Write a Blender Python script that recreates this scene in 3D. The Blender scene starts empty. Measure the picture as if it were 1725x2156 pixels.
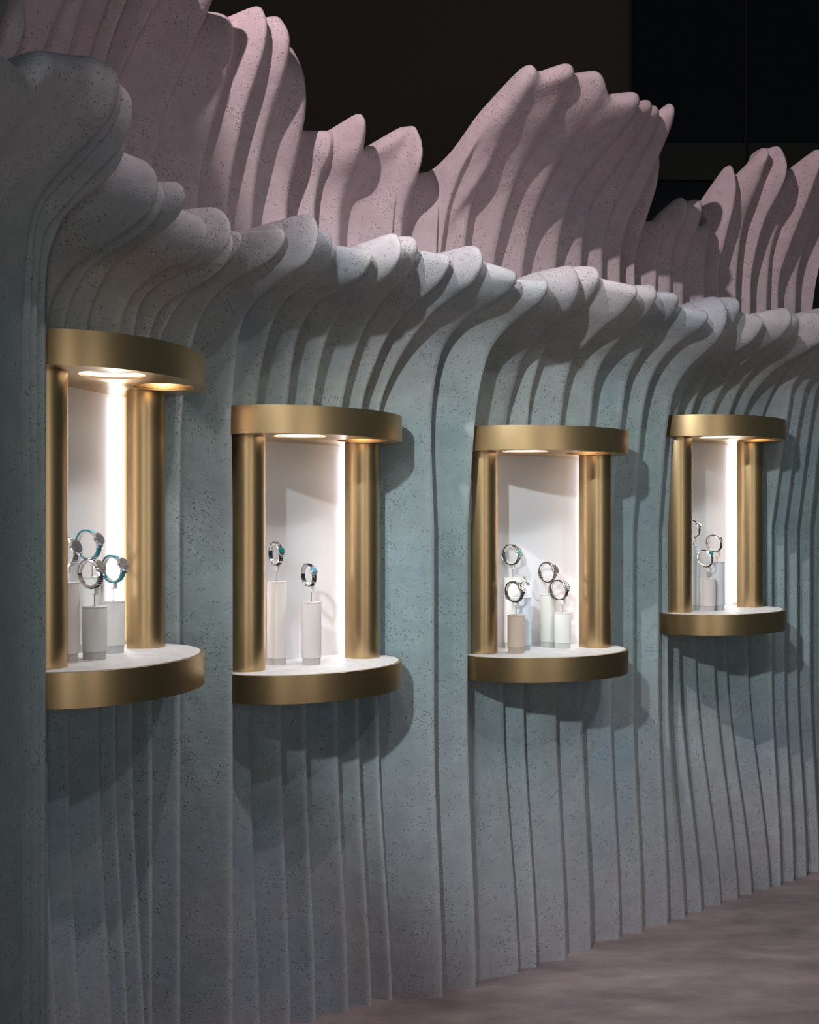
import bpy, bmesh, math, random
import numpy as np
from mathutils import Vector, Matrix
random.seed(7)
SC = bpy.context.scene
COL = SC.collection
# ------------------------------------------------------------------ camera
F, CX, HZ, CAMZ = 2400.0, 862.5, 1105.0, 1.53       # focal length in pixels, picture centre, horizon row, eye height
cam_data = bpy.data.cameras.new('camera')
cam_data.sensor_fit = 'HORIZONTAL'; cam_data.sensor_width = 36.0
cam_data.lens = 36.0 * F / 1725.0
cam_data.shift_y = (HZ - 1078.0) / 1725.0
cam_data.clip_start = 0.05
cam = bpy.data.objects.new('camera', cam_data); COL.objects.link(cam)
cam.location = (0, 0, CAMZ); cam.rotation_euler = (math.pi / 2, 0, 0)
SC.camera = cam
SC.view_settings.view_transform = 'Standard'; SC.view_settings.look = 'None'
SC.view_settings.exposure = 0.0; SC.view_settings.gamma = 1.0; SC.view_settings.use_curve_mapping = False
# ------------------------------------------------------------------ world: a dim showroom
w = bpy.data.worlds.new('world'); SC.world = w; w.use_nodes = True
w.node_tree.nodes['Background'].inputs[0].default_value = (0.46, 0.70, 0.80, 1)
w.node_tree.nodes['Background'].inputs[1].default_value = 0.05
# ------------------------------------------------------------------ ceiling spots of the showroom
def spot(name, loc, target, power, color, angle=50, blend=0.6, size=0.05):
    l = bpy.data.lights.new(name, 'SPOT'); l.energy = power; l.color = color
    l.spot_size = math.radians(angle); l.spot_blend = blend; l.shadow_soft_size = size
    o = bpy.data.objects.new(name, l); COL.objects.link(o); o.location = loc
    d = Vector(target) - Vector(loc); o.rotation_euler = d.to_track_quat('-Z', 'Y').to_euler()
    return o
spot('ceiling_spot', (-0.9, -0.1, 3.05), (0.85, 4.0, 1.15), 380, (0.90, 0.98, 1.0), 34, 0.6, 0.05)
spot('ceiling_spot', (2.3, 1.2, 4.2), (0.1, 3.5, 1.2), 80, (0.94, 0.98, 1.0), 42, 0.7, 0.05)
spot('ceiling_spot', (3.4, 2.4, 4.2), (1.3, 4.5, 1.2), 40, (0.94, 0.98, 1.0), 40, 0.8, 0.05)
spot('ceiling_spot', (-1.1, 0.9, 4.6), (0.75, 4.2, 2.7), 420, (1.0, 0.89, 0.89), 38, 0.3, 0.03)
spot('ceiling_spot', (1.8, 1.8, 4.7), (0.4, 3.4, 2.1), 75, (1.0, 0.84, 0.86), 44, 0.8, 0.04)
spot('ceiling_spot', (2.2, 1.6, 4.2), (1.6, 3.1, 0.0), 135, (1.0, 0.82, 0.70), 55, 0.9, 0.1)
spot('ceiling_spot', (0.8, 1.6, 4.9), (-0.3, 2.85, 2.2), 140, (1.0, 0.84, 0.86), 27, 0.6, 0.04)
def streak_light(loc, target, w_, h_, power, color):  # added area lights, no real windows: they put upright streaks on the gold
    l = bpy.data.lights.new('added_streak_light', 'AREA'); l.shape = 'RECTANGLE'; l.size = w_; l.size_y = h_; l.energy = power; l.color = color
    o = bpy.data.objects.new('added_streak_light', l); COL.objects.link(o); o.location = loc
    o.rotation_euler = (Vector(target) - Vector(loc)).to_track_quat('-Z', 'Y').to_euler()
streak_light((4.5, -2.5, 1.6), (0.3, 3.6, 1.5), 0.5, 2.6, 26, (1.0, 0.98, 0.94))
streak_light((1.0, -3.5, 1.6), (0.3, 3.6, 1.5), 0.5, 2.6, 26, (1.0, 0.98, 0.94))
# ------------------------------------------------------------------ helpers
def s2l(c):
    return tuple((v / 12.92 if v <= 0.04045 else ((v + 0.055) / 1.055) ** 2.4) for v in (x / 255.0 for x in c))
def tag(o, label=None, cat=None, group=None, kind=None):
    if label: o['label'] = label
    if cat: o['category'] = cat
    if group: o['group'] = group
    if kind: o['kind'] = kind
    return o
def empty(name, loc=(0, 0, 0), rz=0.0):
    o = bpy.data.objects.new(name, None); COL.objects.link(o); o.location = loc; o.rotation_euler = (0, 0, rz)
    o.empty_display_size = 0.05
    return o
def obj(name, me, m, parent=None):
    o = bpy.data.objects.new(name, me); COL.objects.link(o)
    if m: me.materials.append(m)
    if parent: o.parent = parent
    return o
def from_bm(name, bm, m, parent=None, smooth=30):
    bmesh.ops.recalc_face_normals(bm, faces=bm.faces[:])
    me = bpy.data.meshes.new(name); bm.to_mesh(me); bm.free()
    if smooth is not None:
        me.shade_smooth()
        me.set_sharp_from_angle(angle=math.radians(smooth))
    return obj(name, me, m, parent)
def prism(bm, pts, z0, z1):
    b = [bm.verts.new((x, y, z0)) for x, y in pts]; t = [bm.verts.new((x, y, z1)) for x, y in pts]
    n = len(pts)
    bm.faces.new(b[::-1]); bm.faces.new(t)
    for i in range(n): bm.faces.new((b[i], b[(i + 1) % n], t[(i + 1) % n], t[i]))
def box(bm, x0, x1, y0, y1, z0, z1):
    prism(bm, [(x0, y0), (x1, y0), (x1, y1), (x0, y1)], z0, z1)
def lathe(bm, prof, seg=32, c=(0, 0), cap=True):
    rings = []
    for r, z in prof:
        rings.append([bm.verts.new((c[0] + r * math.cos(2 * math.pi * i / seg), c[1] + r * math.sin(2 * math.pi * i / seg), z)) for i in range(seg)])
    for a, b in zip(rings[:-1], rings[1:]):
        for i in range(seg): bm.faces.new((a[i], a[(i + 1) % seg], b[(i + 1) % seg], b[i]))
    if cap:
        bm.faces.new(rings[0][::-1]); bm.faces.new(rings[-1])
def tube(bm, p0, p1, r, seg=10):
    p0, p1 = Vector(p0), Vector(p1); d = (p1 - p0).normalized()
    a = d.orthogonal().normalized(); b = d.cross(a)
    R = [[bm.verts.new(p + r * (math.cos(2 * math.pi * i / seg) * a + math.sin(2 * math.pi * i / seg) * b)) for i in range(seg)] for p in (p0, p1)]
    for i in range(seg): bm.faces.new((R[0][i], R[0][(i + 1) % seg], R[1][(i + 1) % seg], R[1][i]))
    bm.faces.new(R[0][::-1]); bm.faces.new(R[1])
# ------------------------------------------------------------------ materials
def mat(name, color=(0.5, 0.5, 0.5), rough=0.5, metal=0.0, emit=None, estr=0.0, spec=0.5, aniso=0.0):
    m = bpy.data.materials.new(name); m.use_nodes = True
    b = m.node_tree.nodes['Principled BSDF']
    b.inputs['Base Color'].default_value = (*color, 1); b.inputs['Roughness'].default_value = rough
    b.inputs['Metallic'].default_value = metal; b.inputs['Specular IOR Level'].default_value = spec
    if aniso: b.inputs['Anisotropic'].default_value = aniso
    if emit:
        b.inputs['Emission Color'].default_value = (*emit, 1); b.inputs['Emission Strength'].default_value = estr
    return m
class NB:
    def __init__(s, m): s.t = m.node_tree; s.n = s.t.nodes; s.l = s.t.links; s.b = s.n['Principled BSDF']
    def new(s, typ, **kw):
        n = s.n.new(typ)
        for k, v in kw.items(): setattr(n, k, v)
        return n
    def link(s, a, b): s.l.new(a, b)
    def math(s, op, a, b=None, c=None):
        n = s.new('ShaderNodeMath', operation=op)
        for i, v in enumerate((a, b, c)):
            if v is None: continue
            if isinstance(v, (int, float)): n.inputs[i].default_value = v
            else: s.link(v, n.inputs[i])
        return n.outputs[0]
    def noise(s, vec, scale, detail=2, rough=0.5):
        n = s.new('ShaderNodeTexNoise'); n.inputs['Scale'].default_value = scale; n.inputs['Detail'].default_value = detail
        n.inputs['Roughness'].default_value = rough; s.link(vec, n.inputs['Vector']); return n.outputs['Fac']
    def ramp(s, fac, stops, interp='LINEAR'):
        n = s.new('ShaderNodeValToRGB'); n.color_ramp.interpolation = interp
        e = n.color_ramp.elements
        while len(e) < len(stops): e.new(0.5)
        for el, (p, c) in zip(e, stops): el.position = p; el.color = (*c, 1) if len(c) == 3 else c
        s.link(fac, n.inputs[0]); return n.outputs[0]
    def mix(s, fac, a, b, blend='MIX'):
        n = s.new('ShaderNodeMix', data_type='RGBA', blend_type=blend)
        for sock, v in ((n.inputs[0], fac), (n.inputs[6], a), (n.inputs[7], b)):
            if isinstance(v, (int, float)): sock.default_value = v
            elif isinstance(v, tuple): sock.default_value = (*v, 1)
            else: s.link(v, sock)
        return n.outputs[2]
def plaster_mat(name, stops, zmax, patch):
    """pitted cast plaster with an airbrushed colour fade up its height, plus painted-in coloured light"""
    m = mat(name, rough=0.82, spec=0.25); q = NB(m)
    co = q.new('ShaderNodeTexCoord').outputs['Object']
    sp = q.new('ShaderNodeSeparateXYZ'); q.link(co, sp.inputs[0])
    wob = q.math('MULTIPLY', q.math('SUBTRACT', q.noise(co, 2.2, 3), 0.5), 0.45)
    hz = q.math('DIVIDE', q.math('ADD', sp.outputs[2], wob), zmax)
    base = q.ramp(hz, [(p / zmax, s2l(c)) for p, c in stops])
    pn = q.ramp(q.noise(co, 1.9, 2), [(0.52, (0, 0, 0)), (0.70, (1, 1, 1))])  # soft patches of coloured light painted into the base colour
    pf = q.new('ShaderNodeSeparateColor'); q.link(pn, pf.inputs[0])
    base = q.mix(q.math('MULTIPLY', pf.outputs[0], 0.45), base, s2l(patch))
    mott = q.ramp(q.noise(co, 14, 5, 0.6), [(0.3, (0.86, 0.86, 0.86)), (0.7, (1.06, 1.06, 1.06))])
    base = q.mix(1.0, base, mott, 'MULTIPLY')
    # pits: small elongated voids gathered in clusters
    mp = q.new('ShaderNodeMapping'); mp.inputs['Scale'].default_value = (1, 1, 0.75); q.link(co, mp.inputs[0])
    wv = q.new('ShaderNodeTexNoise'); wv.inputs['Scale'].default_value = 90; q.link(mp.outputs[0], wv.inputs['Vector'])
    add = q.new('ShaderNodeVectorMath', operation='MULTIPLY_ADD'); q.link(wv.outputs['Color'], add.inputs[0])
    add.inputs[1].default_value = (0.012, 0.012, 0.012); q.link(mp.outputs[0], add.inputs[2])
    vo = q.new('ShaderNodeTexVoronoi'); vo.inputs['Scale'].default_value = 140; q.link(add.outputs[0], vo.inputs['Vector'])
    clus = q.math('MULTIPLY', q.math('SUBTRACT', q.noise(co, 7, 4, 0.65), 0.42), 1.15)
    lone = q.math('MULTIPLY', q.math('SUBTRACT', q.noise(co, 40, 1), 0.40), 1.1)
    thr = q.math('MAXIMUM', q.math('MINIMUM', q.math('ADD', clus, lone), 0.34), 0.02)
    pit = q.math('SMOOTH_MAX', q.math('SUBTRACT', 1.0, q.math('DIVIDE', vo.outputs['Distance'], thr)), 0.0, 0.15)
    pit = q.math('MINIMUM', pit, 0.55)
    base = q.mix(q.math('MULTIPLY', pit, 0.7), base, s2l((70, 72, 76)))
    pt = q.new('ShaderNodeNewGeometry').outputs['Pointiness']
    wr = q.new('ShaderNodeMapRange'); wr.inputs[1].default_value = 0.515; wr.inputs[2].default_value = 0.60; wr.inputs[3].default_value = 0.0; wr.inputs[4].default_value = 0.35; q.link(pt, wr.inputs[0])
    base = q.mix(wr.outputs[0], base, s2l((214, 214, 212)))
    q.link(base, q.b.inputs['Base Color'])
    fine = q.noise(co, 220, 3, 0.6)
    med = q.noise(co, 26, 4, 0.6)
    hgt = q.math('ADD', q.math('MULTIPLY', fine, 0.25), q.math('MULTIPLY', med, 0.9))
    hgt = q.math('SUBTRACT', hgt, q.math('MULTIPLY', pit, 1.7))
    bp = q.new('ShaderNodeBump'); bp.inputs['Strength'].default_value = 0.55; bp.inputs['Distance'].default_value = 0.006
    q.link(hgt, bp.inputs['Height']); q.link(bp.outputs[0], q.b.inputs['Normal'])
    return m
M = {}
M['plaster_front'] = plaster_mat('plaster_front', [(0.0, (150, 146, 153)), (0.55, (146, 152, 157)), (1.1, (142, 160, 163)), (1.85, (150, 165, 165)), (2.15, (172, 175, 177)), (2.42, (200, 190, 194))], 2.6, (112, 138, 156))  # top stop paints some of the pink light on the lip into the colour
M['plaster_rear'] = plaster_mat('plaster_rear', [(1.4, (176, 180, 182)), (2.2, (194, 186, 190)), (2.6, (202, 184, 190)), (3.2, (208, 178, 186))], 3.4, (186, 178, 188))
def gold_mat(name):
    m = mat(name, s2l((196, 166, 124)), 0.33, 1.0, aniso=0.6); q = NB(m)
    co = q.new('ShaderNodeTexCoord').outputs['Object']
    mp = q.new('ShaderNodeMapping'); mp.inputs['Scale'].default_value = (60, 60, 900); q.link(co, mp.inputs[0])
    n = q.noise(mp.outputs[0], 1.0, 2)
    q.link(q.math('MULTIPLY_ADD', n, 0.10, 0.27), q.b.inputs['Roughness'])
    tg = q.new('ShaderNodeTangent', direction_type='RADIAL', axis='Z'); q.link(tg.outputs[0], q.b.inputs['Tangent'])
    return m
M['gold'] = gold_mat('brushed_gold')
M['niche'] = mat('niche_fabric', s2l((222, 224, 230)), 0.9, spec=0.2)
q = NB(M['niche']); co = q.new('ShaderNodeTexCoord').outputs['Object']
bp = q.new('ShaderNodeBump'); bp.inputs['Strength'].default_value = 0.25; bp.inputs['Distance'].default_value = 0.002
q.link(q.noise(co, 260, 3), bp.inputs['Height']); q.link(bp.outputs[0], q.b.inputs['Normal'])
M['stone_top'] = mat('pale_stone', s2l((222, 222, 222)), 0.55)
q = NB(M['stone_top']); co = q.new('ShaderNodeTexCoord').outputs['Object']
q.link(q.ramp(q.noise(co, 18, 6, 0.7), [(0.3, s2l((198, 200, 202))), (0.7, s2l((230, 230, 230)))]), q.b.inputs['Base Color'])
M['led'] = mat('led_strip', (1, 1, 1), emit=(0.95, 0.95, 1.0), estr=8.0)
M['diffuser'] = mat('frosted_diffuser', s2l((190, 186, 182)), 0.3)
M['lamp_on'] = mat('lamp_glow', (1, 1, 1), emit=(1.0, 0.95, 0.85), estr=30.0)
M['ring_on'] = mat('ring_glow', (1, 1, 1), emit=(1.0, 0.90, 0.78), estr=3.0)
M['black'] = mat('matte_black', (0.008, 0.008, 0.008), 0.5)
M['steel'] = mat('polished_steel', (0.55, 0.55, 0.58), 0.2, 1.0)
M['rod'] = mat('brushed_nickel', (0.42, 0.38, 0.34), 0.3, 1.0)
M['white_clip'] = mat('white_leatherette', s2l((226, 224, 218)), 0.6)
# ------------------------------------------------------------------ floor and dark background
fm = mat('polished_screed', rough=0.62, spec=0.3); q = NB(fm)
co = q.new('ShaderNodeTexCoord').outputs['Object']
mp = q.new('ShaderNodeMapping'); mp.inputs['Scale'].default_value = (1.0, 2.2, 1); mp.inputs['Rotation'].default_value = (0, 0, -0.5); q.link(co, mp.inputs[0])
c1 = q.ramp(q.noise(mp.outputs[0], 3.2, 6, 0.62), [(0.3, s2l((120, 108, 110))), (0.5, s2l((146, 132, 134))), (0.72, s2l((172, 156, 154)))])
q.link(c1, q.b.inputs['Base Color'])
bp = q.new('ShaderNodeBump'); bp.inputs['Strength'].default_value = 0.25; bp.inputs['Distance'].default_value = 0.01
q.link(q.noise(mp.outputs[0], 9, 6, 0.6), bp.inputs['Height']); q.link(bp.outputs[0], q.b.inputs['Normal'])
bm = bmesh.new(); box(bm, -5, 8, -3, 12, -0.1, 0.0)
tag(from_bm('floor', bm, fm, None, None), 'mauve grey mottled screed floor in front of the pleated wall', kind='structure')
bw = mat('dark_brown_paint', s2l((100, 82, 70)), 0.8)
bm = bmesh.new(); box(bm, -5, 1.36, 6.9, 7.0, 0, 5.5)
tag(from_bm('wall_back', bm, bw, None, None), 'dark brown painted wall behind the sculpted crests', kind='structure')
bk = mat('black_gloss_panel', (0.006, 0.006, 0.007), 0.25)
root = tag(empty('wall_right'), 'black glossy panelled wall on the right behind the crests', kind='structure')
def panel(name, x0, x1, z0, z1, y, m):
    bm = bmesh.new(); box(bm, x0, x1, y, y + 0.06, z0, z1); bmesh.ops.bevel(bm, geom=bm.edges[:], offset=0.004, segments=1, affect='EDGES')
    return from_bm(name, bm, m, root, None)
bronze = mat('dark_bronze_trim', s2l((58, 50, 42)), 0.45)
for (x0, x1) in ((1.345, 2.02), (2.03, 2.9), (2.91, 3.8)):
    panel('panel', x0, x1, 3.83, 5.5, 6.85, bk)
    panel('trim_panel', x0, x1, 3.60, 3.825, 6.84, bronze)
    panel('panel', x0, x1, 2.75, 3.595, 6.85, bk)
    panel('panel', x0, x1, 0.0, 2.745, 6.85, mat('dark_red_brown', s2l((40, 18, 12)), 0.5) if x0 > 2 else bk)
# ------------------------------------------------------------------ the pleated wall
def ray_x(px): return (px - CX) / F
ZB_X = [-300, -60, 0, 47, 66, 83, 100, 108, 124, 143, 169, 231, 280, 337, 370, 416, 494, 556, 620, 677, 755, 815, 863, 937, 1005, 1097, 1195, 1308, 1410, 1485, 1561, 1629, 1725, 1900, 2100]
ZB_Z = [1.75, 2.15, 2.27, 2.36, 2.40, 2.44, 2.47, 2.58, 2.65, 2.70, 2.76, 2.88, 2.99, 3.09, 3.13, 3.18, 3.25, 3.35, 3.43, 3.49, 3.55, 3.58, 3.61, 3.69, 3.755, 3.88, 4.01, 4.21, 4.36, 4.50, 4.65, 4.79, 5.01, 5.47, 6.1]
TH_X = [-60, 60, 100, 300, 370, 494, 700, 1000, 1300, 2100]
TH_D = [62, 66, 72, 68, 60, 46, 38, 35, 35, 38]
def plan(px, back=0.0):
    Z = float(np.interp(px, ZB_X, ZB_Z)) + back
    return np.array([ray_x(px) * Z, Z])
def normal(px):
    t = math.radians(float(np.interp(px, TH_X, TH_D)))
    return np.array([math.sin(t), -math.cos(t)])
def solve(P, n, px, py):
    """where the vertical plane through P along n meets the sight line of (px, py): outward distance and height"""
    k = ray_x(px)
    d = (k * P[1] - P[0]) / (n[0] - k * n[1])
    Z = P[1] + d * n[1]
    return d, CAMZ + (HZ - py) * Z / F
def spline(pts, n):
    P = np.array(pts, float); ext = np.vstack([2 * P[0] - P[1], P, 2 * P[-1] - P[-2]])
    out = []
    for i in range(1, len(ext) - 2):
        p0, p1, p2, p3 = ext[i - 1:i + 3]
        t0 = 0; t1 = t0 + max(np.linalg.norm(p1 - p0), 1e-5) ** .5; t2 = t1 + max(np.linalg.norm(p2 - p1), 1e-5) ** .5; t3 = t2 + max(np.linalg.norm(p3 - p2), 1e-5) ** .5
        for t in np.linspace(t1, t2, 14, endpoint=False):
            A1 = (t1 - t) / (t1 - t0) * p0 + (t - t0) / (t1 - t0) * p1; A2 = (t2 - t) / (t2 - t1) * p1 + (t - t1) / (t2 - t1) * p2; A3 = (t3 - t) / (t3 - t2) * p2 + (t - t2) / (t3 - t2) * p3
            B1 = (t2 - t) / (t2 - t0) * A1 + (t - t0) / (t2 - t0) * A2; B2 = (t3 - t) / (t3 - t1) * A2 + (t - t1) / (t3 - t1) * A3
            out.append((t2 - t) / (t2 - t1) * B1 + (t - t1) / (t2 - t1) * B2)
    out.append(P[-1]); out = np.array(out)
    s = np.concatenate([[0], np.cumsum(np.linalg.norm(np.diff(out, axis=0), axis=1))])
    u = np.linspace(0, s[-1], n)
    return np.stack([np.interp(u, s, out[:, j]) for j in (0, 1)], 1)
def nose(p, ang, r, end, steps, tail):
    """round the crest over: turn from direction ang to end (degrees), then follow the tail segments (angle, length, steps)"""
    out = []; q = np.array(p, float)
    da = (end - ang) / steps
    L = math.radians(abs(da)) * r
    for i in range(steps):
        a = math.radians(ang + da * (i + 0.5)); q = q + L * np.array([math.cos(a), math.sin(a)]); out.append(q.copy())
    for a, l, k in tail:
        for i in range(k):
            q = q + l / k * np.array([math.cos(math.radians(a)), math.sin(math.radians(a))]); out.append(q.copy())
    return np.array(out)
def make_layer(lines, spec):
    """lines: [base px, [(px, py) ...] up to the crest, options]. Returns the grid of points and the pleat column ranges"""
    R = []
    for bx, pts, op in lines:
        P = plan(bx, spec['back']); n = normal(bx)
        dz = [solve(P, n, *p) for p in pts]
        d0 = op.get('waist', spec['waist'])
        low = [(d0 * min(1, (z / 0.9)) ** 2 * (3 - 2 * min(1, z / 0.9)), z) for z in spec['zrows']]
        start = [low[-1]]
        dz = [q_ for q_ in dz if q_[1] > low[-1][1] + 0.05]
        cur = spline(start + dz, spec['mid'])
        tip = cur[-1]; v = cur[-1] - cur[-3]; ang = math.degrees(math.atan2(v[1], v[0]))
        if spec['kind'] == 'front': ang = min(max(ang, 25), 100)
        else: ang = min(max(ang, 30), 110)
        r = op.get('r', spec['r'])
        nz = nose(tip, ang, r, spec['end'], 12, spec['tail'])
        if spec['kind'] == 'rear':
            e = nz[-1]; k = np.linspace(0.06, 0.85, 10)
            idx = (1 - k) * (len(cur) - 1)
            bk_ = np.stack([np.interp(idx, np.arange(len(cur)), cur[:, c_]) for c_ in (0, 1)], 1)
            off = (e - np.array([np.interp(idx[0], np.arange(len(cur)), cur[:, c_]) for c_ in (0, 1)]))
            bk_[:, 0] += np.minimum(off[0], -0.05) * np.linspace(1, 1.6, 10); bk_[:, 1] += off[1] * np.linspace(0.7, 0, 10)
            nz = np.vstack([nz, bk_])
        prof = np.vstack([low, cur[1:], nz])
        R.append(dict(P=P, n=n, prof=prof, op=op))
    ncol = len(R[0]['prof']); rows = np.arange(ncol)
    crest0 = len(spec['zrows']); crest1 = crest0 + spec['mid'] - 1
    up = np.clip((rows - crest0) / (crest1 - crest0), 0, 1)
    def xyz(P, n, prof):
        return np.stack([P[0] + n[0] * prof[:, 0], P[1] + n[1] * prof[:, 0], prof[:, 1]], 1)
    V = []
    for a, b in zip(R[:-1], R[1:]):
        f = b['op'].get('f', spec['f']); wv = b['op'].get('w', 0.5)
        wrow = f + (wv - f) * up ** 1.5
        prof = a['prof'] * (1 - wrow)[:, None] + b['prof'] * wrow[:, None]
        jit = 0.75 + 0.5 * random.random()
        dep = b['op'].get('dep', tuple(v_ * jit for v_ in spec['dep']))
        delta = dep[0] + (dep[1] - dep[0]) * np.minimum(1, up * 2.0)
        tailf = np.clip(1 - (rows - crest1 - 12) / 6.0, 0, 1)
        prof = prof.copy(); prof[:, 0] -= delta * tailf
        prof[:, 1] -= b['op'].get('drop', spec['drop']) * up ** 2
        P = a['P'] * (1 - f) + b['P'] * f; n = a['n'] * (1 - f) + b['n'] * f; n = n / np.linalg.norm(n)
        # towards the crest the fold opens out sideways
        fo = b['op'].get('fo', spec['fo'])
        P2 = a['P'] * (1 - fo) + b['P'] * fo
        g = xyz(P, n, prof); g[:, :2] += (up ** 1.5)[:, None] * (P2 - P)[None, :]
        V.append(g)
    cols = []; starts = []
    Rg = [xyz(r_['P'], r_['n'], r_['prof']) for r_ in R]
    cols.append(Rg[0])
    ncf = []
    for k in range(1, len(Rg)):
        for i in range(1, 4): t = i / 4; cols.append(Rg[k - 1] * (1 - t) + V[k - 1] * t)
        starts.append(len(cols)); cols.append(V[k - 1])
        wd = np.linalg.norm(Rg[k][0, :2] - V[k - 1][0, :2])
        nf = int(np.clip(wd / 0.010, 4, 10))
        for i in range(1, nf + 1):
            t = i / nf
            tt = (t ** (1.4 + 0.25 * np.minimum(1, up * 3) - 0.4 * np.clip(up - 0.75, 0, 1) * 4))[:, None]
            cols.append(V[k - 1] * (1 - tt) + Rg[k] * tt)
    G = np.stack(cols, 0)          # columns x rows x 3
    def smooth_u(G, wgt):
        S = G.copy(); S[1:-1] = G[1:-1] + wgt[None, :, None] * (0.5 * (G[:-2] + G[2:]) - G[1:-1]); return S
    def smooth_v(G, wgt):
        S = G.copy(); S[:, 1:-1] = G[:, 1:-1] + wgt[None, 1:-1, None] * (0.5 * (G[:, :-2] + G[:, 2:]) - G[:, 1:-1]); return S
    for i in range(1): G = smooth_u(G, np.full(ncol, 0.4))
    wc = 0.6 * np.clip((up - 0.55) / 0.45, 0, 1)
    for i in range(spec['sm']): G = smooth_v(smooth_u(G, wc), wc * 0.8)
    return G, starts
def recess(G, cases):
    """set the plaster back behind each display case, where the case is let into it"""
    for ci, (cx, cz, th, zb) in enumerate(cases):
        T = np.array([math.cos(th), math.sin(th)]); Nn = np.array([math.sin(th), -math.cos(th)])
        rel = G[..., :2] - np.array([cx, cz]); t = rel @ T; n = rel @ Nn; z = G[..., 2] - zb
        win = np.where(z < 0, np.clip(1 + (0.0 if ci == 0 else 0.35 if ci == 1 else 0.8) * z / zb, 0, 1), 1 - np.clip((z - 0.86) / 0.30, 0, 1)); win = win * win * (3 - 2 * win)
        lim = 0.0 + np.maximum(0, t - 0.30) * 1.5
        over = np.where((z > -0.05) & (z < 0.9), np.maximum(0, n - lim), 0).max(axis=1)          # per column
        tc = np.where((z > -0.05) & (z < 0.9), t, -9).max(axis=1)
        over = over * np.clip((tc + 0.30) / 0.04, 0, 1) * np.clip((0.46 - tc) / 0.08, 0, 1)
        k = 5; pad = np.pad(over, k, mode='edge')
        env = np.max([pad[i_:i_ + len(over)] for i_ in range(2 * k + 1)], axis=0)                # keep the relief of the pleats
        env = env * np.clip((tc + 0.30) / 0.05, 0, 1) * np.clip((0.48 - tc) / 0.08, 0, 1)
        ker = np.hanning(11); ker /= ker.sum(); left = tc < -0.25
        sm_ = np.convolve(np.pad(env, 5, mode='edge'), ker, 'valid'); env = np.where(left, env, sm_)
        G[..., :2] -= (env[:, None] * win)[..., None] * Nn
    return G
def build_layer(name, label, G, starts, m, holes):
    root = tag(empty(name), label, kind='structure')
    du = np.gradient(G, axis=0); dv = np.gradient(G, axis=1)
    N = np.cross(du, dv); N /= np.linalg.norm(N, axis=2, keepdims=True) + 1e-9
    rng = [0] + starts[1:] + [len(G) - 1]
    nr = G.shape[1]
    for a, b in zip(rng[:-1], rng[1:]):
        sub = G[a:b + 1]; nn = N[a:b + 1]
        cent = 0.25 * (sub[:-1, :-1] + sub[1:, :-1] + sub[:-1, 1:] + sub[1:, 1:])
        keep = np.ones(cent.shape[:2], bool)
        for cx, cz, th, zb in holes:
            T = np.array([math.cos(th), math.sin(th)]); Nn = np.array([math.sin(th), -math.cos(th)])
            rel = cent[..., :2] - np.array([cx, cz])
            t = rel @ T; n = rel @ Nn; z = cent[..., 2] - zb
            keep &= ~(((abs(t) < 0.262) | ((abs(t) < 0.281) & (n < -0.03))) & (n > -0.45) & (n < 0.2) & (z > 0.02) & (z < 0.83))
        faces = []
        for i in range(b - a):
            for j in range(nr - 1):
                if keep[i, j]:
                    v = i * nr + j
                    faces.append((v, v + nr, v + nr + 1, v + 1))
        if not faces: continue
        me = bpy.data.meshes.new('pleat')
        me.from_pydata(sub.reshape(-1, 3).tolist(), [], faces); me.update()
        me.shade_smooth()
        me.normals_split_custom_set_from_vertices(nn.reshape(-1, 3).tolist())
        o = obj('pleat', me, m, root)
        # drop loose vertices of the cut-out
    return root
CASES = [(-0.773, 2.862, math.radians(73.5), CAMZ - 0.412), (-0.308, 3.510, math.radians(45), CAMZ - 0.509),
         (0.464, 4.005, math.radians(24), CAMZ - 0.521), (1.253, 4.641, math.radians(37.5), CAMZ - 0.426)]
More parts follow.
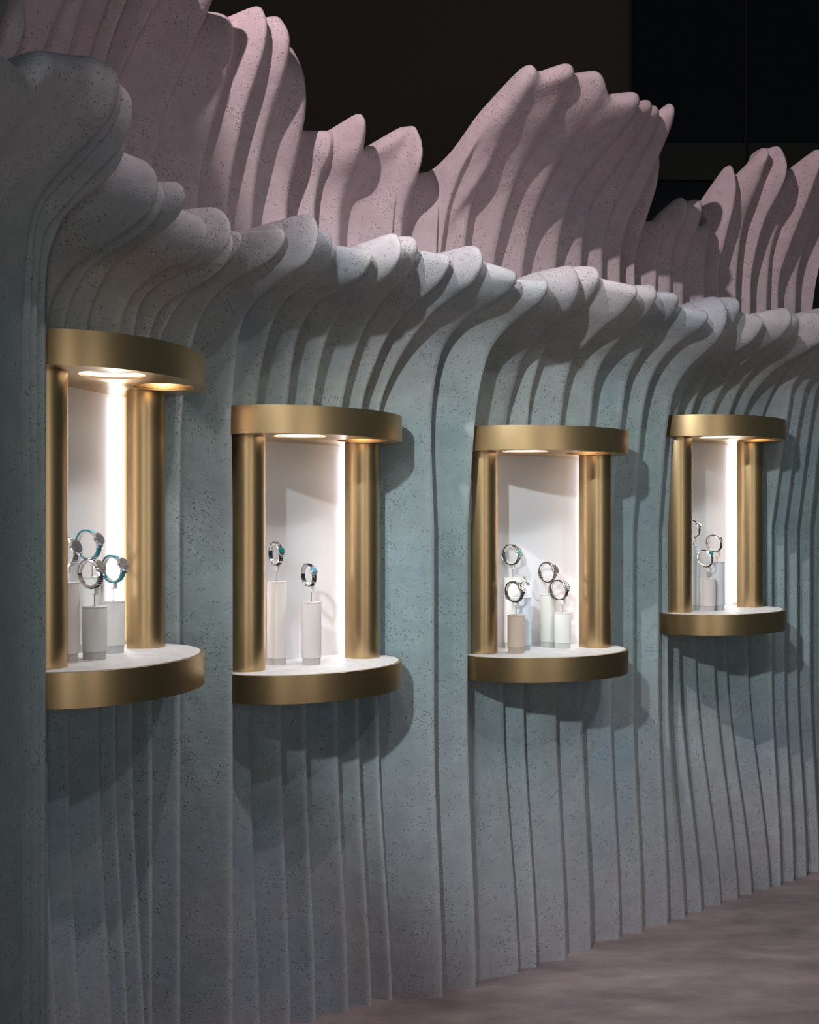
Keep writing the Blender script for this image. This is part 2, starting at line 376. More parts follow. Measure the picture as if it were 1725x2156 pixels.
FRONT = [
 (-260, [(-250, 700), (-230, 500), (-200, 350), (-120, 250), (-60, 215)], {'waist': 0, 'r': .06}),
 (-90, [(-85, 700), (-75, 520), (-40, 380), (20, 300), (55, 228)], {'waist': 0, 'r': 0.045, 'dep': (0, 0)}),
 (8, [(8, 700), (14, 560), (40, 430), (95, 330), (150, 240), (175, 202)], {'waist': 0, 'r': 0.05, 'dep': (0, 0)}),
 (47, [(47, 700), (53, 609), (61, 507), (74, 445), (95, 403), (156, 334), (222, 267), (247, 238), (252, 218)], {'waist': 0, 'dep': (0.0, 0.0), 'fo': 0.3, 'r': 0.05}),
 (66, [(67, 700), (73, 560), (80, 473), (94, 431), (135, 381), (196, 320), (245, 262), (258, 228)], {'waist': 0, 'dep': (.02, .03)}),
 (83, [(82, 698), (88, 568), (100, 487), (136, 442), (196, 378), (246, 328), (286, 278), (291, 240)], {'waist': 0, 'dep': (.02, .03)}),
 (100, [(107, 698), (109, 600), (118, 530), (146, 460), (182, 420), (224, 389), (264, 352), (275, 320)], {'waist': 0, 'dep': (.02, .04)}),
 (124, [(126, 690), (136, 629), (170, 568), (227, 528), (284, 487), (325, 455), (346, 425), (348, 400)], {'waist': 0, 'dep': (0.05, 0.13), 'r': 0.055}),
 (145, [(154, 670), (174, 609), (207, 560), (264, 523), (316, 487), (348, 455), (357, 430)], {'r': 0.03}),
 (190, [(199, 698), (207, 649), (227, 597), (260, 548), (325, 503), (381, 463), (398, 440), (401, 425)], {'r': 0.035}),
 (258, [(270, 698), (276, 670), (300, 617), (357, 572), (422, 548), (440, 525)], {'r': 0.05, 'dep': (0.05, 0.11)}),
 (292, [(302, 698), (308, 649), (333, 609), (406, 568), (462, 550), (475, 540)], {'r': 0.07, 'dep': (0.085, 0.1)}),
 (330, [(338, 711), (350, 665), (373, 635), (413, 612), (462, 585), (490, 560), (496, 545)], {'dep': (0.085, 0.1)}),
 (366, [(380, 718), (393, 668), (409, 632), (435, 600), (475, 565), (508, 530), (514, 512)], {'r': 0.022, 'dep': (0.085, 0.1), 'waist': 0}),
 (414, [(418, 880), (436, 731), (452, 661), (475, 615), (515, 582), (575, 550), (604, 522), (607, 510)], {'r': 0.022, 'waist': 0, 'dep': (0.085, 0.1)}),
 (494, [(494, 846), (502, 747), (508, 701), (528, 655), (568, 612), (627, 572), (663, 550), (672, 529)], {'r': 0.065, 'waist': 0, 'dep': (0.085, 0.1)}),
 (556, [(553, 843), (566, 731), (581, 678), (604, 635), (644, 599), (687, 562), (701, 530)], {'r': 0.04, }),
 (620, [(617, 837), (627, 741), (641, 688), (664, 648), (703, 618), (760, 589), (786, 568), (789, 556)], {'r': 0.022}),
 (677, [(675, 847), (690, 731), (710, 675), (746, 635), (799, 602), (835, 575), (844, 562)], {'r': 0.055}),
 (755, [(748, 853), (766, 714), (793, 655), (826, 615), (862, 575), (882, 535)], {'r': 0.035, }),
 (815, [(806, 847), (819, 731), (836, 688), (865, 652), (905, 620), (942, 585), (953, 563)], {'r': 0.022}),
 (863, [(849, 856), (865, 738), (900, 675), (955, 625), (1002, 592), (1013, 573)], {'r': 0.05}),
 (937, [(915, 860), (935, 740), (972, 684), (1020, 650), (1070, 622), (1092, 600)], {'r': 0.022}),
 (1005, [(1008, 857), (1025, 772), (1042, 730), (1076, 688), (1126, 651), (1156, 628), (1160, 615)], {'r': 0.022}),
 (1097, [(1086, 886), (1095, 815), (1109, 760), (1139, 722), (1180, 680), (1210, 652), (1219, 634)], {'r': 0.075}),
 (1134, [(1125, 886), (1130, 815), (1147, 743), (1181, 688), (1235, 638), (1262, 595)], {'r': 0.035, }),
 (1195, [(1187, 886), (1206, 773), (1227, 739), (1269, 697), (1319, 659), (1347, 627)], {'r': 0.022}),
 (1248, [(1248, 886), (1261, 794), (1286, 747), (1328, 701), (1370, 663), (1387, 638)], {'r': 0.04}),
 (1308, [(1313, 886), (1328, 794), (1353, 747), (1391, 697), (1428, 655), (1436, 635)], {'r': 0.022}),
 (1356, [(1362, 850), (1380, 790), (1410, 745), (1450, 710), (1488, 690), (1496, 680)], {'r': 0.022, 'dep': (0.05, 0.09)}),
 (1410, [(1418, 850), (1440, 800), (1470, 765), (1502, 738), (1530, 708), (1537, 690)], {'r': 0.085}),
 (1448, [(1452, 865), (1470, 800), (1500, 755), (1540, 700), (1563, 652)], {'r': 0.035, }),
 (1485, [(1494, 868), (1510, 797), (1525, 774), (1554, 748), (1599, 713), (1613, 688)], {'r': 0.022}),
 (1525, [(1542, 869), (1554, 815), (1569, 783), (1613, 738), (1658, 708), (1671, 690)], {'r': 0.05}),
 (1561, [(1576, 869), (1590, 803), (1613, 768), (1643, 738), (1672, 704), (1680, 680)], {'r': 0.022}),
 (1591, [(1611, 869), (1628, 812), (1651, 780), (1688, 753), (1735, 724), (1752, 705)], {}),
 (1629, [(1643, 872), (1658, 805), (1680, 765), (1730, 730), (1775, 705), (1785, 690)], {}),
 (1648, [(1664, 872), (1676, 812), (1694, 787), (1740, 745), (1790, 715), (1800, 700)], {}),
 (1675, [(1690, 872), (1705, 812), (1730, 780), (1780, 745), (1830, 715), (1840, 700)], {}),
 (1702, [(1715, 872), (1730, 812), (1760, 780), (1810, 745), (1860, 715), (1870, 700)], {}),
 (1728, [(1740, 872), (1760, 812), (1790, 780), (1840, 745), (1890, 715), (1900, 700)], {}),
 (1790, [(1800, 872), (1820, 812), (1850, 780), (1900, 745), (1950, 715), (1960, 700)], {}),
 (1870, [(1880, 872), (1900, 812), (1930, 780), (1980, 745), (2030, 715), (2040, 700)], {}),
]
spec_f = dict(kind='front', back=0.0, waist=-0.045, zrows=list(np.linspace(0, 1.52, 30)), mid=44, r=0.055, end=185,
              tail=[(183, 0.12, 4), (189, 0.5, 5)], f=0.12, dep=(0.06, 0.085), drop=-0.005, fo=0.25, sm=2)
G, st = make_layer(FRONT, spec_f); G = recess(G, CASES)
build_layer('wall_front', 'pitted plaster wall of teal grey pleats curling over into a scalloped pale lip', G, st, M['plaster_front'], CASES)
REAR = [
 (-80, [(-60, 400), (-40, 200), (0, 60), (40, -60), (60, -120)], {}),
 (-20, [(-15, 400), (0, 250), (17, 172), (45, 118), (62, 75), (63, 35), (52, 0)], {}),
 (40, [(60, 300), (75, 180), (95, 120), (122, 56), (147, 0), (175, -90)], {'w': .7}),
 (100, [(120, 300), (138, 180), (153, 117), (172, 56), (189, 0), (220, -100)], {}),
 (150, [(165, 300), (185, 180), (200, 120), (220, 56), (242, 0), (275, -100)], {}),
 (185, [(205, 300), (220, 180), (231, 136), (250, 72), (278, 0), (315, -100)], {}),
 (215, [(235, 300), (253, 178), (273, 128), (303, 64), (342, 0), (390, -90)], {}),
 (300, [(315, 420), (328, 334), (362, 200), (384, 156), (412, 95), (442, 36), (462, 0), (490, -60)], {}),
 (412, [(420, 426), (434, 325), (459, 235), (483, 150), (496, 101), (496, 65), (483, 38)], {'w': .9, 'f': .3}),
 (476, [(481, 442), (503, 308), (532, 195), (556, 122), (568, 69), (571, 36), (562, 16)], {'dep': (.03, .06)}),
 (530, [(532, 475), (544, 365), (572, 243), (609, 138), (620, 85), (620, 58), (604, 40)], {'dep': (.03, .06)}),
 (607, [(609, 467), (617, 386), (637, 308), (653, 235), (656, 185), (648, 145), (632, 110)], {'dep': (.03, .06)}),
 (667, [(667, 484), (668, 432), (678, 362), (690, 340), (699, 310), (697, 290)], {'w': .95, 'drop': .0}),
 (713, [(713, 513), (716, 432), (728, 374), (762, 316), (775, 275), (779, 252)], {}),
 (826, [(828, 500), (830, 432), (834, 380), (843, 322), (852, 296)], {'w': .6, 'f': .5, 'drop': .10}),
 (849, [(849, 501), (852, 449), (867, 397), (890, 354), (905, 316), (907, 288), (894, 270)], {'dep': (.03, .02), 'drop': 0.0}),
 (921, [(923, 533), (925, 432), (916, 395), (908, 372)], {'w': .9, 'f': .5}),
 (930, [(933, 490), (956, 386), (972, 350), (972, 335)], {'dep': (.02, .03)}),
 (976, [(978, 560), (985, 480), (1000, 407), (1025, 361), (1055, 289), (1090, 226), (1118, 170), (1124, 156)], {'dep': (0.04, 0.05)}),
 (1040, [(1042, 562), (1063, 457), (1092, 369), (1126, 302), (1164, 239), (1186, 190), (1205, 166)], {'dep': (0.04, 0.05), 'drop': 0.035}),
 (1098, [(1101, 592), (1122, 466), (1155, 386), (1193, 310), (1235, 247), (1268, 200), (1274, 168)], {'dep': (0.04, 0.05)}),
 (1168, [(1172, 575), (1181, 503), (1206, 419), (1235, 361), (1286, 302), (1336, 247), (1350, 226)], {'dep': (0.04, 0.05), 'w': 0.8, 'drop': 0.03}),
 (1224, [(1227, 567), (1231, 503), (1252, 419), (1294, 361), (1350, 280), (1376, 240)], {'dep': (0.04, 0.05)}),
 (1268, [(1271, 579), (1273, 520), (1294, 436), (1336, 352), (1375, 280), (1390, 245)], {'dep': (0.04, 0.05)}),
 (1308, [(1311, 596), (1313, 533), (1332, 457), (1366, 394), (1403, 310), (1430, 247), (1433, 228)], {'dep': (0.04, 0.05), 'drop': 0.05}),
 (1340, [(1343, 617), (1347, 520), (1368, 457), (1397, 372), (1401, 340), (1402, 328)], {'w': .9}),
 (1381, [(1383, 609), (1387, 541), (1394, 495), (1388, 474)], {'w': .9}),
 (1411, [(1414, 617), (1416, 562), (1424, 503), (1446, 457), (1450, 434), (1446, 420)], {'dep': (.02, .03)}),
 (1440, [(1443, 646), (1448, 546), (1462, 503), (1486, 452), (1488, 434)], {'dep': (.02, .03)}),
 (1488, [(1490, 634), (1494, 546), (1500, 505), (1502, 490)], {'w': .9}),
 (1516, [(1519, 642), (1521, 562), (1534, 503), (1555, 419), (1560, 368), (1551, 338)], {'w': .4, 'r': .028}),
 (1556, [(1556, 642), (1560, 562), (1576, 457), (1601, 394), (1622, 340), (1630, 326)], {'w': .35, 'drop': .12}),
 (1583, [(1586, 642), (1588, 583), (1601, 520), (1626, 445), (1668, 372), (1676, 335), (1662, 308)], {}),
 (1617, [(1620, 646), (1630, 520), (1647, 466), (1660, 405)], {'w': .9}),
 (1640, [(1643, 655), (1647, 583), (1677, 499), (1710, 419), (1735, 350), (1742, 325)], {}),
 (1678, [(1681, 646), (1689, 562), (1720, 470), (1760, 380), (1785, 340)], {}),
 (1706, [(1709, 672), (1725, 562), (1750, 480), (1800, 390), (1825, 350)], {}),
]
spec_r = dict(kind='rear', back=0.42, waist=0.0, zrows=list(np.linspace(1.30, 1.72, 5)), mid=56, r=0.036, end=232,
              tail=[], f=0.12, dep=(0.075, 0.09), drop=0.02, fo=0.3, sm=3)
G2, st2 = make_layer(REAR, spec_r)
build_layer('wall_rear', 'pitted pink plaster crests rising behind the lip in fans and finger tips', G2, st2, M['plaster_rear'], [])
# ------------------------------------------------------------------ gold vitrines let into the wall
A_, B_, HALF, NC, RC, TB, HC = 0.329, 0.232, 0.232, -0.015, 0.058, 0.081, 0.85
def oval(inset=0.0, seg=48, back=-0.19):
    a, b = A_ - inset, B_ - inset
    pts = [(a * math.cos(math.pi * i / seg), -b * math.sin(math.pi * i / seg)) for i in range(seg + 1)]   # local y = -n
    return pts + [(-0.29 + inset, -back - inset), (0.29 - inset, -back - inset)]
def bevel_rim(bm, zs, w=0.003):
    ed = [e for e in bm.edges if all(any(abs(v.co.z - z) < 1e-5 for z in zs) for v in e.verts) and abs(e.verts[0].co.z - e.verts[1].co.z) < 1e-6]
    bmesh.ops.bevel(bm, geom=ed, offset=w, segments=2, affect='EDGES', profile=0.5)
def cut(o, cutters):
    """subtract the cutter meshes for good"""
    for c in cutters:
        md = o.modifiers.new('cut', 'BOOLEAN'); md.object = c; md.operation = 'DIFFERENCE'; md.solver = 'EXACT'
    bpy.context.view_layer.update()
    dg = bpy.context.evaluated_depsgraph_get()
    me = bpy.data.meshes.new_from_object(o.evaluated_get(dg)); o.modifiers.clear(); o.data = me
    for c in cutters: bpy.data.objects.remove(c)
DL = [(-0.125, 0.105, 0.078), (0.125, 0.105, 0.078)]           # the two downlights: t, n, radius
def band_curve_normals(o): pass
def make_vitrine(i, cx, cz, th, zb, label):
    root = tag(empty('display_case', (cx, cz, zb), th), label, 'display case', 'gold display cases let into the wall')
    # lower shelf: gold rim and pale stone top
    bm = bmesh.new(); prism(bm, oval(), 0, TB); bevel_rim(bm, (0, TB)); sh = from_bm('shelf_band', bm, M['gold'], root, 25)
    bm = bmesh.new(); prism(bm, oval(0.011), TB - 0.01, TB + 0.0012); st_ = from_bm('stone_top', bm, M['stone_top'], root, 25)
    # canopy with two recessed downlights
    bm = bmesh.new(); prism(bm, oval(), HC - TB, HC); bevel_rim(bm, (HC - TB, HC)); can = from_bm('canopy_band', bm, M['gold'], root, 25)
    cs = []
    for t, n, r in DL:
        bm = bmesh.new(); lathe(bm, [(r, HC - TB - 0.02), (r, HC - TB + (0.05 if t > 0 else 0.014))], 40, (t, -n)); c = from_bm('c', bm, None, root, None); cs.append(c)
    cut(can, cs); can.data.materials.clear(); can.data.materials.append(M['gold'])
    can.data.shade_smooth(); can.data.set_sharp_from_angle(angle=math.radians(25))
    for t, n, r in DL:
        bm = bmesh.new(); lathe(bm, [(r - 0.0005, HC - TB + (0.046 if t > 0 else 0.010)), (r - 0.0005, HC - TB + (0.0495 if t > 0 else 0.0135))], 40, (t, -n)); d = from_bm('downlight_plate', bm, M['black'] if t > 0 else M['diffuser'], root, 25)
        bm = bmesh.new(); prof = [(r - 0.004, HC - TB + 0.004), (r - 0.0008, HC - TB + 0.004), (r - 0.0008, HC - TB + 0.009), (r - 0.004, HC - TB + 0.009), (r - 0.004, HC - TB + 0.004)]
        lathe(bm, prof, 40, (t, -n), cap=False); from_bm('light_ring', bm, M['ring_on'] if t < 0 else M['gold'], d, 25)
        if t > 0: bm = bmesh.new(); lathe(bm, [(0.006, HC - TB + 0.026), (0.013, HC - TB + 0.03), (0.014, HC - TB + 0.047)], 20, (t, -n)); from_bm('lamp', bm, M['lamp_on'], d, 40)
        l = bpy.data.lights.new('downlight', 'SPOT'); l.energy = 6.5; l.color = (1.0, 0.99, 0.98); l.spot_size = math.radians(95); l.spot_blend = 0.9; l.shadow_soft_size = 0.015
        lo = bpy.data.objects.new('downlight_beam', l); COL.objects.link(lo); lo.parent = root; lo.location = (t, -n, HC - TB + 0.012)
    # rounded posts, gold jambs and the lit back panel
    z0, z1 = TB + 0.0012, HC - TB
    for s in (-1, 1):
        bm = bmesh.new(); pts = []
        for k in range(33):
            a = math.pi * k / 32; pts.append((s * HALF + RC * math.cos(a), -NC - RC * math.sin(a)))
        pts += [(s * HALF - RC, 0.032), (s * HALF + RC, 0.032)]
        prism(bm, pts, z0, z1); from_bm('post', bm, M['gold'], root, 25)
        x0 = 0.268
        bm = bmesh.new(); box(bm, min(s * x0, s * (x0 + 0.012)), max(s * x0, s * (x0 + 0.012)), 0.0325, 0.1245, z0, z1); from_bm('side_panel', bm, M['gold'], root, None)
        bm = bmesh.new(); box(bm, min(s * (x0 - 0.001), s * (x0 - 0.015)), max(s * (x0 - 0.001), s * (x0 - 0.015)), 0.1045, 0.1245, z0 + 0.012, z1 - 0.002); from_bm('led_strip', bm, M['led'], root, None)
    bm = bmesh.new(); box(bm, -0.285, 0.285, 0.125, 0.14, z0, z1); from_bm('back_panel', bm, M['niche'], root, None)
    return root
VL = ['gold oval display case nearest the camera holding four watches, at far left',
      'gold oval display case with only two teal stone bracelets inside',
      'gold oval display case with five pedestals and black strap watches',
      'smallest gold oval display case, farthest right along the pleated wall']
for i, (c, lab) in enumerate(zip(CASES, VL)): make_vitrine(i, *c, lab)
# ------------------------------------------------------------------ pedestals, watches and bracelets
def pos(i, px, Z): return Vector((ray_x(px) * Z, Z, CASES[i][3] + TB + 0.0012))
RP = 0.030
def make_stand(p, h, color, label, clip_top, fwd, cuff=True, wc=None, pitch=25, rx=0.031, rz=0.036):
    root = tag(empty('display_pedestal', p), label, 'pedestal', 'pedestals in the display cases')
    m = mat('pedestal_leather', s2l(color), 0.7, spec=0.3)
    m2 = mat('pedestal_foot', tuple(v * 0.8 for v in s2l(color)), 0.7)
    hb = 0.020
    bm = bmesh.new(); n = 44; prof = []
    for k in range(n * 2):
        r = RP * (0.93 if k % 2 else 0.895); a = math.pi * k / n; prof.append((r * math.cos(a), r * math.sin(a)))
    prism(bm, prof, 0.0, hb); from_bm('fluted_foot', bm, m2, root, None)
    bm = bmesh.new(); lathe(bm, [(RP - 0.001, hb), (RP, hb + 0.001), (RP, h - 0.0045), (RP - 0.0004, h - 0.004)], 40); from_bm('body', bm, m, root, 40)
    bm = bmesh.new(); lathe(bm, [(RP - 0.0008, h - 0.004), (RP, h - 0.0034), (RP, h - 0.0006), (RP - 0.0008, h)], 40); from_bm('cap', bm, m, root, 40)
    if clip_top is not None:
        bm = bmesh.new(); tube(bm, (0, 0, h), (0, 0, clip_top - 0.016), 0.0013); tube(bm, (0, 0, h), (0, 0, h + 0.0012), 0.004); from_bm('rod', bm, M['rod'], root, 40)
        bm = bmesh.new(); box(bm, -0.003, 0.009, -0.005, 0.005, clip_top - 0.017, clip_top - 0.014); box(bm, 0.003, 0.009, -0.005, 0.005, clip_top - 0.0139, clip_top + 0.004)
        c = from_bm('clip', bm, M['white_clip'], root, None); c.rotation_euler = (0, 0, math.atan2(fwd[1], fwd[0]))
    return root
def loop_band(bm, rx, rz, w, t, a0, a1, seg=48, sq=0.0):
    """a strap bent round an oval in the local x-z plane, width along y; angles in degrees, 0 = forward"""
    full = abs(a1 - a0) >= 359.9
    n = seg if full else seg + 1
    R = []
    for k in range(n):
        a = math.radians(a0 + (a1 - a0) * k / seg); c, s = math.cos(a), math.sin(a)
        nx, nz = c / rx, s / rz; l = math.hypot(nx, nz); nx, nz = nx / l, nz / l
        ww = w * (1 - 0.22 * (0.5 - 0.5 * c))
        x, z = rx * c, rz * s
        R.append([bm.verts.new((x + nx * o, y * ww / 2, z + nz * o)) for o, y in ((0, -1), (t, -0.9), (t, 0.9), (0, 1))])
    for k in range(n if full else n - 1):
        A, Bq = R[k], R[(k + 1) % n]
        for j in range(4): bm.faces.new((A[j], Bq[j], Bq[(j + 1) % 4], A[(j + 1) % 4]))
    if not full: bm.faces.new(R[0][::-1]); bm.faces.new(R[-1])
def gem(bm, mtx, r, h, seg=8):
    pts = [[bm.verts.new(mtx @ Vector((rr * math.cos(2 * math.pi * (k + o) / seg), rr * math.sin(2 * math.pi * (k + o) / seg), z))) for k in range(seg)] for rr, z, o in ((r, 0, 0), (r, h * 0.45, 0), (r * 0.6, h, 0.5))]
    for a, b in zip(pts[:-1], pts[1:]):
        for k in range(seg): bm.faces.new((a[k], a[(k + 1) % seg], b[(k + 1) % seg], b[k]))
    bm.faces.new(pts[-1]); bm.faces.new(pts[0][::-1])
M['diamond'] = mat('diamond_pave', (0.82, 0.84, 0.88), 0.08, 0.85)
M['dark_stone'] = mat('black_pave', (0.06, 0.06, 0.07), 0.12, 0.7)
M['teal_stone'] = mat('teal_stone', s2l((40, 150, 150)), 0.06, 0.3)
M['blue_stone'] = mat('pale_blue_stone', s2l((120, 175, 205)), 0.06, 0.35)
M['gold_stone'] = mat('yellow_stone', s2l((220, 150, 40)), 0.1, 0.4)
M['strap_teal'] = mat('teal_strap', s2l((46, 140, 152)), 0.5)
M['strap_black'] = mat('black_leather_strap', s2l((48, 42, 38)), 0.5)
M['strap_brown'] = mat('strap_lining', s2l((120, 102, 80)), 0.6)
M['dial_white'] = mat('pave_dial', (0.30, 0.31, 0.36), 0.2, 0.7)
M['dial_black'] = mat('black_dial', (0.02, 0.02, 0.025), 0.2)
M['dial_teal'] = mat('teal_dial', s2l((40, 160, 150)), 0.2, 0.3)
def frame_at(rx, rz, off, ang):
    a = math.radians(ang); c, s = math.cos(a), math.sin(a)
    nx, nz = c / rx, s / rz; l = math.hypot(nx, nz); nx, nz = nx / l, nz / l
    o = Vector((rx * c + nx * off, 0, rz * s + nz * off)); zc = Vector((nx, 0, nz)); yc = Vector((0, 1, 0)); xc = yc.cross(zc)
    return Matrix((xc, yc, zc)).transposed().to_4x4(), o
def at(rx, rz, off, ang):
    m, o = frame_at(rx, rz, off, ang); return Matrix.Translation(o) @ m
def lathe_m(bm, prof, mtx, seg=28, sx=1.0, sy=1.0):
    R = [[bm.verts.new(mtx @ Vector((r * sx * math.cos(2 * math.pi * k / seg), r * sy * math.sin(2 * math.pi * k / seg), z))) for k in range(seg)] for r, z in prof]
    for a, b in zip(R[:-1], R[1:]):
        for k in range(seg): bm.faces.new((a[k], a[(k + 1) % seg], b[(k + 1) % seg], b[k]))
    bm.faces.new(R[0][::-1]); bm.faces.new(R[-1])
def orient(root, loc, fwd, pitch):
    f = Vector((fwd[0], fwd[1], 0)).normalized(); y = Vector((0, 0, 1)).cross(f); z = Vector((0, 0, 1))
    root.matrix_world = Matrix.Translation(loc) @ Matrix((f, y, z)).transposed().to_4x4() @ Matrix.Rotation(-math.radians(pitch), 4, 'Y')
def cuff(root, rx, rz, w):
    bm = bmesh.new(); loop_band(bm, rx - 0.0042, rz - 0.0042, w, 0.004, -150, 150, 40); return from_bm('cuff', bm, M['white_clip'], root, 40)
def make_watch(loc, fwd, label, strap, dial, pitch=28, s=1.0, jeweled=False):
    root = tag(empty('wrist_watch'), label, 'watch', 'watches on display')
    orient(root, loc, fwd, pitch); rx, rz = 0.029 * s, 0.034 * s
    cuff(root, rx, rz, 0.013)
    bm = bmesh.new(); loop_band(bm, rx, rz, 0.018, 0.0034, 0, 360)
    from_bm('bracelet' if jeweled else 'strap', bm, M['steel'] if jeweled else strap, root, 40)
    if jeweled:
        bm = bmesh.new()
        for k in range(30):
            for y in (-0.0045, 0, 0.0045):
                gem(bm, at(rx, rz, 0.0032, 28 + k * 304 / 29) @ Matrix.Translation((0, y, 0)), 0.0019, 0.0016, 6)
        tag(from_bm('link_stones', bm, M['dark_stone'] if jeweled == 'dark' else M['diamond'], root, None), kind='stuff')
    else:
        bm = bmesh.new(); mt = at(rx, rz, 0.0034, 188)
        for (x0, x1, y0, y1) in ((-0.006, 0.006, -0.0095, -0.0078), (-0.006, 0.006, 0.0078, 0.0095), (-0.006, -0.0045, -0.0078, 0.0078), (0.0045, 0.006, -0.0078, 0.0078)):
            nb = len(bm.verts); box(bm, x0, x1, y0, y1, 0.0002, 0.0024)
            bm.verts.ensure_lookup_table()
            for v in bm.verts[nb:]: v.co = mt @ v.co
        from_bm('buckle', bm, M['steel'], root, None)
        bm = bmesh.new(); loop_band(bm, rx + 0.0035, rz + 0.0035, 0.020, 0.0016, 162, 172, 4); from_bm('keeper', bm, strap, root, 40)
    mt = at(rx, rz, -0.001, 0)
    bm = bmesh.new(); lathe_m(bm, [(0.0155, 0), (0.0182, 0.002), (0.0188, 0.006), (0.0172, 0.0088)], mt)
    for sx in (-1, 1):
        for sy in (-1, 1):
            nb = len(bm.verts); box(bm, min(sx * 0.010, sx * 0.022), max(sx * 0.010, sx * 0.022), sy * 0.0095 - 0.0016, sy * 0.0095 + 0.0016, 0.0005, 0.005); bm.verts.ensure_lookup_table()
            for v in bm.verts[nb:]:
                if abs(v.co.x) > 0.02: v.co.z -= 0.003
                v.co = mt @ v.co
    nb = len(bm.verts)
    tube(bm, mt @ Vector((0, -0.0185, 0.0045)), mt @ Vector((0, -0.0222, 0.0045)), 0.0022)
    wc = from_bm('watch_case', bm, M['diamond'] if jeweled or strap is M['strap_teal'] else M['steel'], root, 35)
    bm = bmesh.new(); lathe_m(bm, [(0.0142, 0.0088), (0.0142, 0.0096)], mt); from_bm('dial', bm, dial, root, 40)
    bm = bmesh.new()
    for k in range(26):
        a = 2 * math.pi * k / 26; gem(bm, mt @ Matrix.Translation((0.0160 * math.cos(a), 0.0160 * math.sin(a), 0.0086)), 0.0018, 0.0014, 6)
    tag(from_bm('bezel_stones', bm, M['diamond'], root, None), kind='stuff')
    bm = bmesh.new()
    for k in range(30):
        a = random.uniform(0, 6.28); r = 0.0125 * math.sqrt(random.random()); gem(bm, mt @ Matrix.Translation((r * math.cos(a), r * math.sin(a), 0.0096)), 0.0014, 0.0012, 6)
    tag(from_bm('dial_stones', bm, M['diamond'], root, None), kind='stuff')
    return root
def make_bracelet(loc, fwd, label, stone, pitch=25, s=1.0, halo=True, stones='dark_stone', big=0.009):
    root = tag(empty('jewelled_bracelet'), label, 'bracelet', 'bracelets on display')
    orient(root, loc, fwd, pitch); rx, rz = 0.027 * s, 0.033 * s
    cuff(root, rx, rz, 0.010)
    bm = bmesh.new(); loop_band(bm, rx, rz, 0.017, 0.002, 0, 360); from_bm('bracelet_band', bm, M['steel'], root, 40)
    bm = bmesh.new(); bm2 = bmesh.new()
    for k in range(34):
        a = 16 + k * 328 / 33
        for y in (-0.005, 0, 0.005):
            g = random.random()
            gem(bm if g < 0.62 else bm2, at(rx, rz, 0.0017, a) @ Matrix.Translation((0, y, 0)), 0.0026, 0.0024, 6)
    tag(from_bm('band_stones', bm, M[stones], root, None), kind='stuff'); tag(from_bm('band_diamonds', bm2, M['diamond'], root, None), kind='stuff')
    mt = at(rx, rz, 0.0018, 4)
    bm = bmesh.new(); lathe_m(bm, [(big * 1.05, 0), (big, 0.003)], mt, 20, 1.25, 1.0); st_ = from_bm('setting', bm, M['steel'], root, 40)
    bm = bmesh.new(); gem(bm, mt @ Matrix.Translation((0, 0, 0.003)) @ Matrix.Diagonal((1.25, 1, 1, 1)), big, 0.0065, 12); from_bm('centre_stone', bm, stone, root, None)
    if halo:
        bm = bmesh.new()
        for k in range(18):
            a = 2 * math.pi * k / 18
            gem(bm, mt @ Matrix.Translation((1.25 * (big + 0.0024) * math.cos(a), (big + 0.0024) * math.sin(a), 0.0005)), 0.0023, 0.0026, 6)
        tag(from_bm('halo_stones', bm, M['diamond'], root, None), kind='stuff')
    return root
def place(i, px, Z, h, color, plabel, wpx, wpy, kind=None, wlabel=None, fwd=(0.9, -0.4), wargs=None):
    p = pos(i, px, Z)
    if kind is None:
        make_stand(p, h, color, plabel, None, fwd); return p
    f = Vector((fwd[0], fwd[1], 0)).normalized()
    Zw = Z; loc = Vector((ray_x(wpx) * Zw, Zw, CAMZ + (HZ - wpy) * Zw / F))
    wargs = dict(wargs or {}); s = wargs.get('s', 1.0)
    make_stand(p, h, color, plabel, loc.z - 0.0345 * s - p.z, fwd)
    (make_watch if kind == 'watch' else make_bracelet)(loc, fwd, wlabel, **wargs)
    return p
W = dict
fw = (0.93, -0.36)
place(0, 199, 2.80, 0.130, (206, 210, 204), 'short pale sage pedestal at the front of the nearest display case', 190, 1208, 'watch', 'diamond bracelet watch on the short front pedestal of the nearest display case', fw, W(strap=None, dial=M['dial_white'], jeweled='dark', pitch=32))
place(0, 238, 2.94, 0.133, (214, 216, 214), 'short pale grey pedestal beside the right gold post of the nearest display case', 238, 1198, 'watch', 'teal strap diamond watch in front of the light strip of the nearest case', fw, W(strap=M['strap_teal'], dial=M['dial_white'], pitch=22))
place(0, 140, 2.75, 0.191, (206, 200, 194), 'tall pale pedestal half hidden by the left post of the nearest display case', 138, 1162, 'watch', 'steel bracelet watch half hidden behind the left post of the nearest case', fw, W(strap=None, dial=M['dial_white'], jeweled='light', pitch=22))
place(0, 194, 2.965, 0.196, (218, 222, 220), 'tall pedestal at the back of the nearest display case', 186, 1147, 'watch', 'highest teal strap watch, on the tall rear pedestal of the nearest case', fw, W(strap=M['strap_teal'], dial=M['dial_white'], pitch=24, s=1.1))
fw = (0.66, -0.75)
place(1, 583, 3.49, 0.2535, (214, 210, 206), 'taller of the two pedestals in the case with two bracelets', 581, 1166, 'bracelet', 'bracelet with deep teal centre stone on the taller of two pedestals', fw, W(stone=M['teal_stone'], pitch=14))
place(1, 656, 3.49, 0.191, (204, 198, 194), 'shorter of the two pedestals in the case with two bracelets', 650, 1211, 'bracelet', 'bracelet with pale blue centre stone on the shorter of two pedestals', fw, W(stone=M['blue_stone'], pitch=26))
fw = (0.82, -0.57)
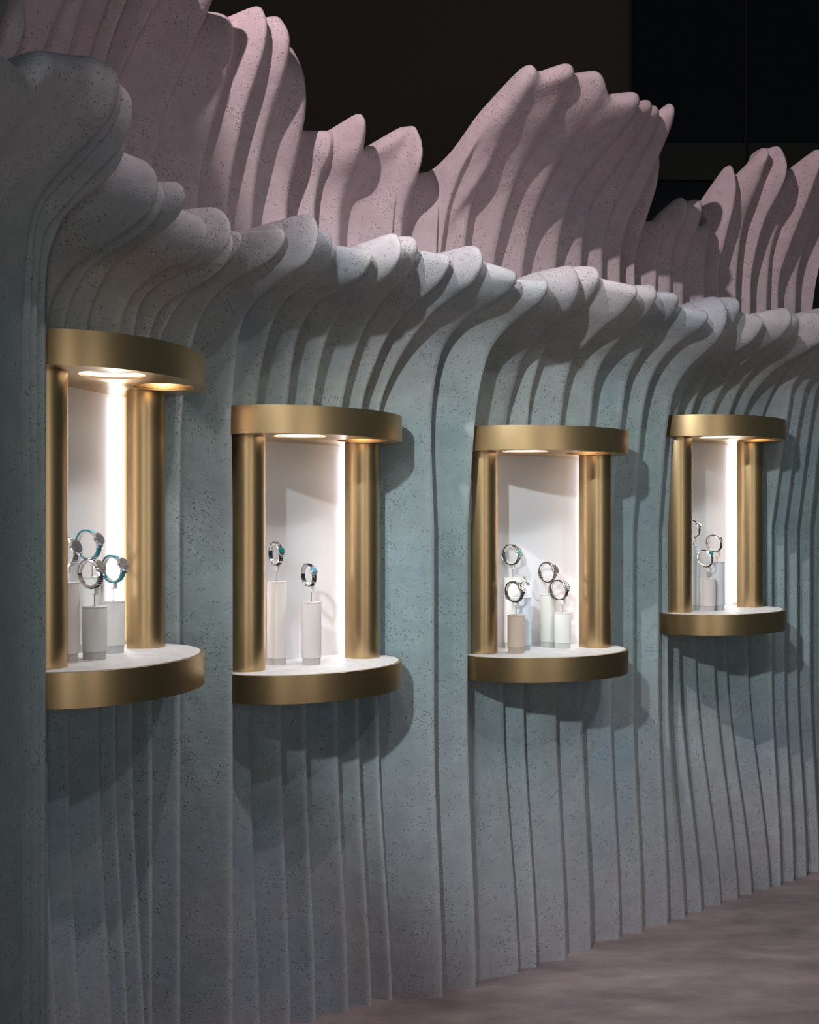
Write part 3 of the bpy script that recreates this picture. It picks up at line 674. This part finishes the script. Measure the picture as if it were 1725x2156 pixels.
place(2, 1087, 3.91, 0.130, (200, 180, 164), 'short beige pedestal, the only tan one, in the five pedestal case', 1083, 1246, 'watch', 'black strap watch on the short beige pedestal', fw, W(strap=M['strap_black'], dial=M['dial_black'], pitch=30))
place(2, 1185, 4.06, 0.127, (216, 218, 216), 'short white pedestal in front of the lit strip in the five pedestal case', 1177, 1242, 'watch', 'black strap watch with pale dial on the short white pedestal', fw, W(strap=M['strap_black'], dial=M['dial_white'], pitch=30))
place(2, 1155, 4.10, 0.189, (204, 206, 200), 'tall grey green pedestal right of centre in the five pedestal case', 1153, 1205, 'watch', 'black dial black strap watch on the tall grey green pedestal', fw, W(strap=M['strap_black'], dial=M['dial_black'], pitch=20))
pe = place(2, 1101, 3.99, 0.186, (206, 218, 228), 'pale blue pedestal behind the beige one, carrying a diamond earring', 0, 0)
place(2, 1080, 4.065, 0.252, (222, 224, 222), 'tallest white pedestal in the five pedestal case', 1077, 1168, 'watch', 'teal dial black strap watch on the tallest white pedestal', fw, W(strap=M['strap_black'], dial=M['dial_teal'], pitch=14))
# drop earring on a wire, standing on the pale blue pedestal
er = tag(empty('diamond_earring', pe + Vector((0, 0, 0.186))), 'small diamond drop earring hung on a wire above the pale blue pedestal', 'earring')
bm = bmesh.new(); tube(bm, (-0.003, 0, 0), (-0.003, 0, 0.052), 0.0009); tube(bm, (-0.003, 0, 0.052), (0.006, -0.002, 0.055), 0.0009); from_bm('wire', bm, M['rod'], er, 40)
rr = random.Random(3)
for k, (x, z, r) in enumerate(((0.002, 0.072, 0.0026), (0.006, 0.066, 0.0042), (0.009, 0.058, 0.0046), (0.011, 0.050, 0.0040), (0.016, 0.046, 0.0062), (0.021, 0.044, 0.0036))):
    bm = bmesh.new(); gem(bm, Matrix.Translation((x, -0.004, z)) @ Matrix.Rotation(rr.uniform(0.8, 1.8), 4, 'X') @ Matrix.Rotation(rr.uniform(-.5, .5), 4, 'Y'), r, r * 1.1, 8)
    from_bm('stone', bm, M['gold_stone'] if k == 0 else M['diamond'], er, None)
fw = (0.80, -0.6)
place(3, 1491, 4.555, 0.132, (206, 200, 196), 'short front pedestal in the farthest display case', 1485, 1176, 'bracelet', 'bracelet with green oblong stone on the short front pedestal of the farthest case', fw, W(stone=M['teal_stone'], pitch=34, halo=False))
place(3, 1510, 4.605, 0.194, (196, 200, 206), 'middle height pedestal by the lit strip in the farthest display case', 1504, 1144, 'bracelet', 'bracelet with bright diamond stone beside the lit strip of the farthest case', fw, W(stone=M['diamond'], pitch=30))
place(3, 1460, 4.615, 0.259, (210, 222, 224), 'tallest pedestal half hidden by the left post of the farthest case', 1459, 1114, 'bracelet', 'diamond bracelet half hidden behind the left post of the farthest case', fw, W(stone=M['diamond'], pitch=20, halo=False))
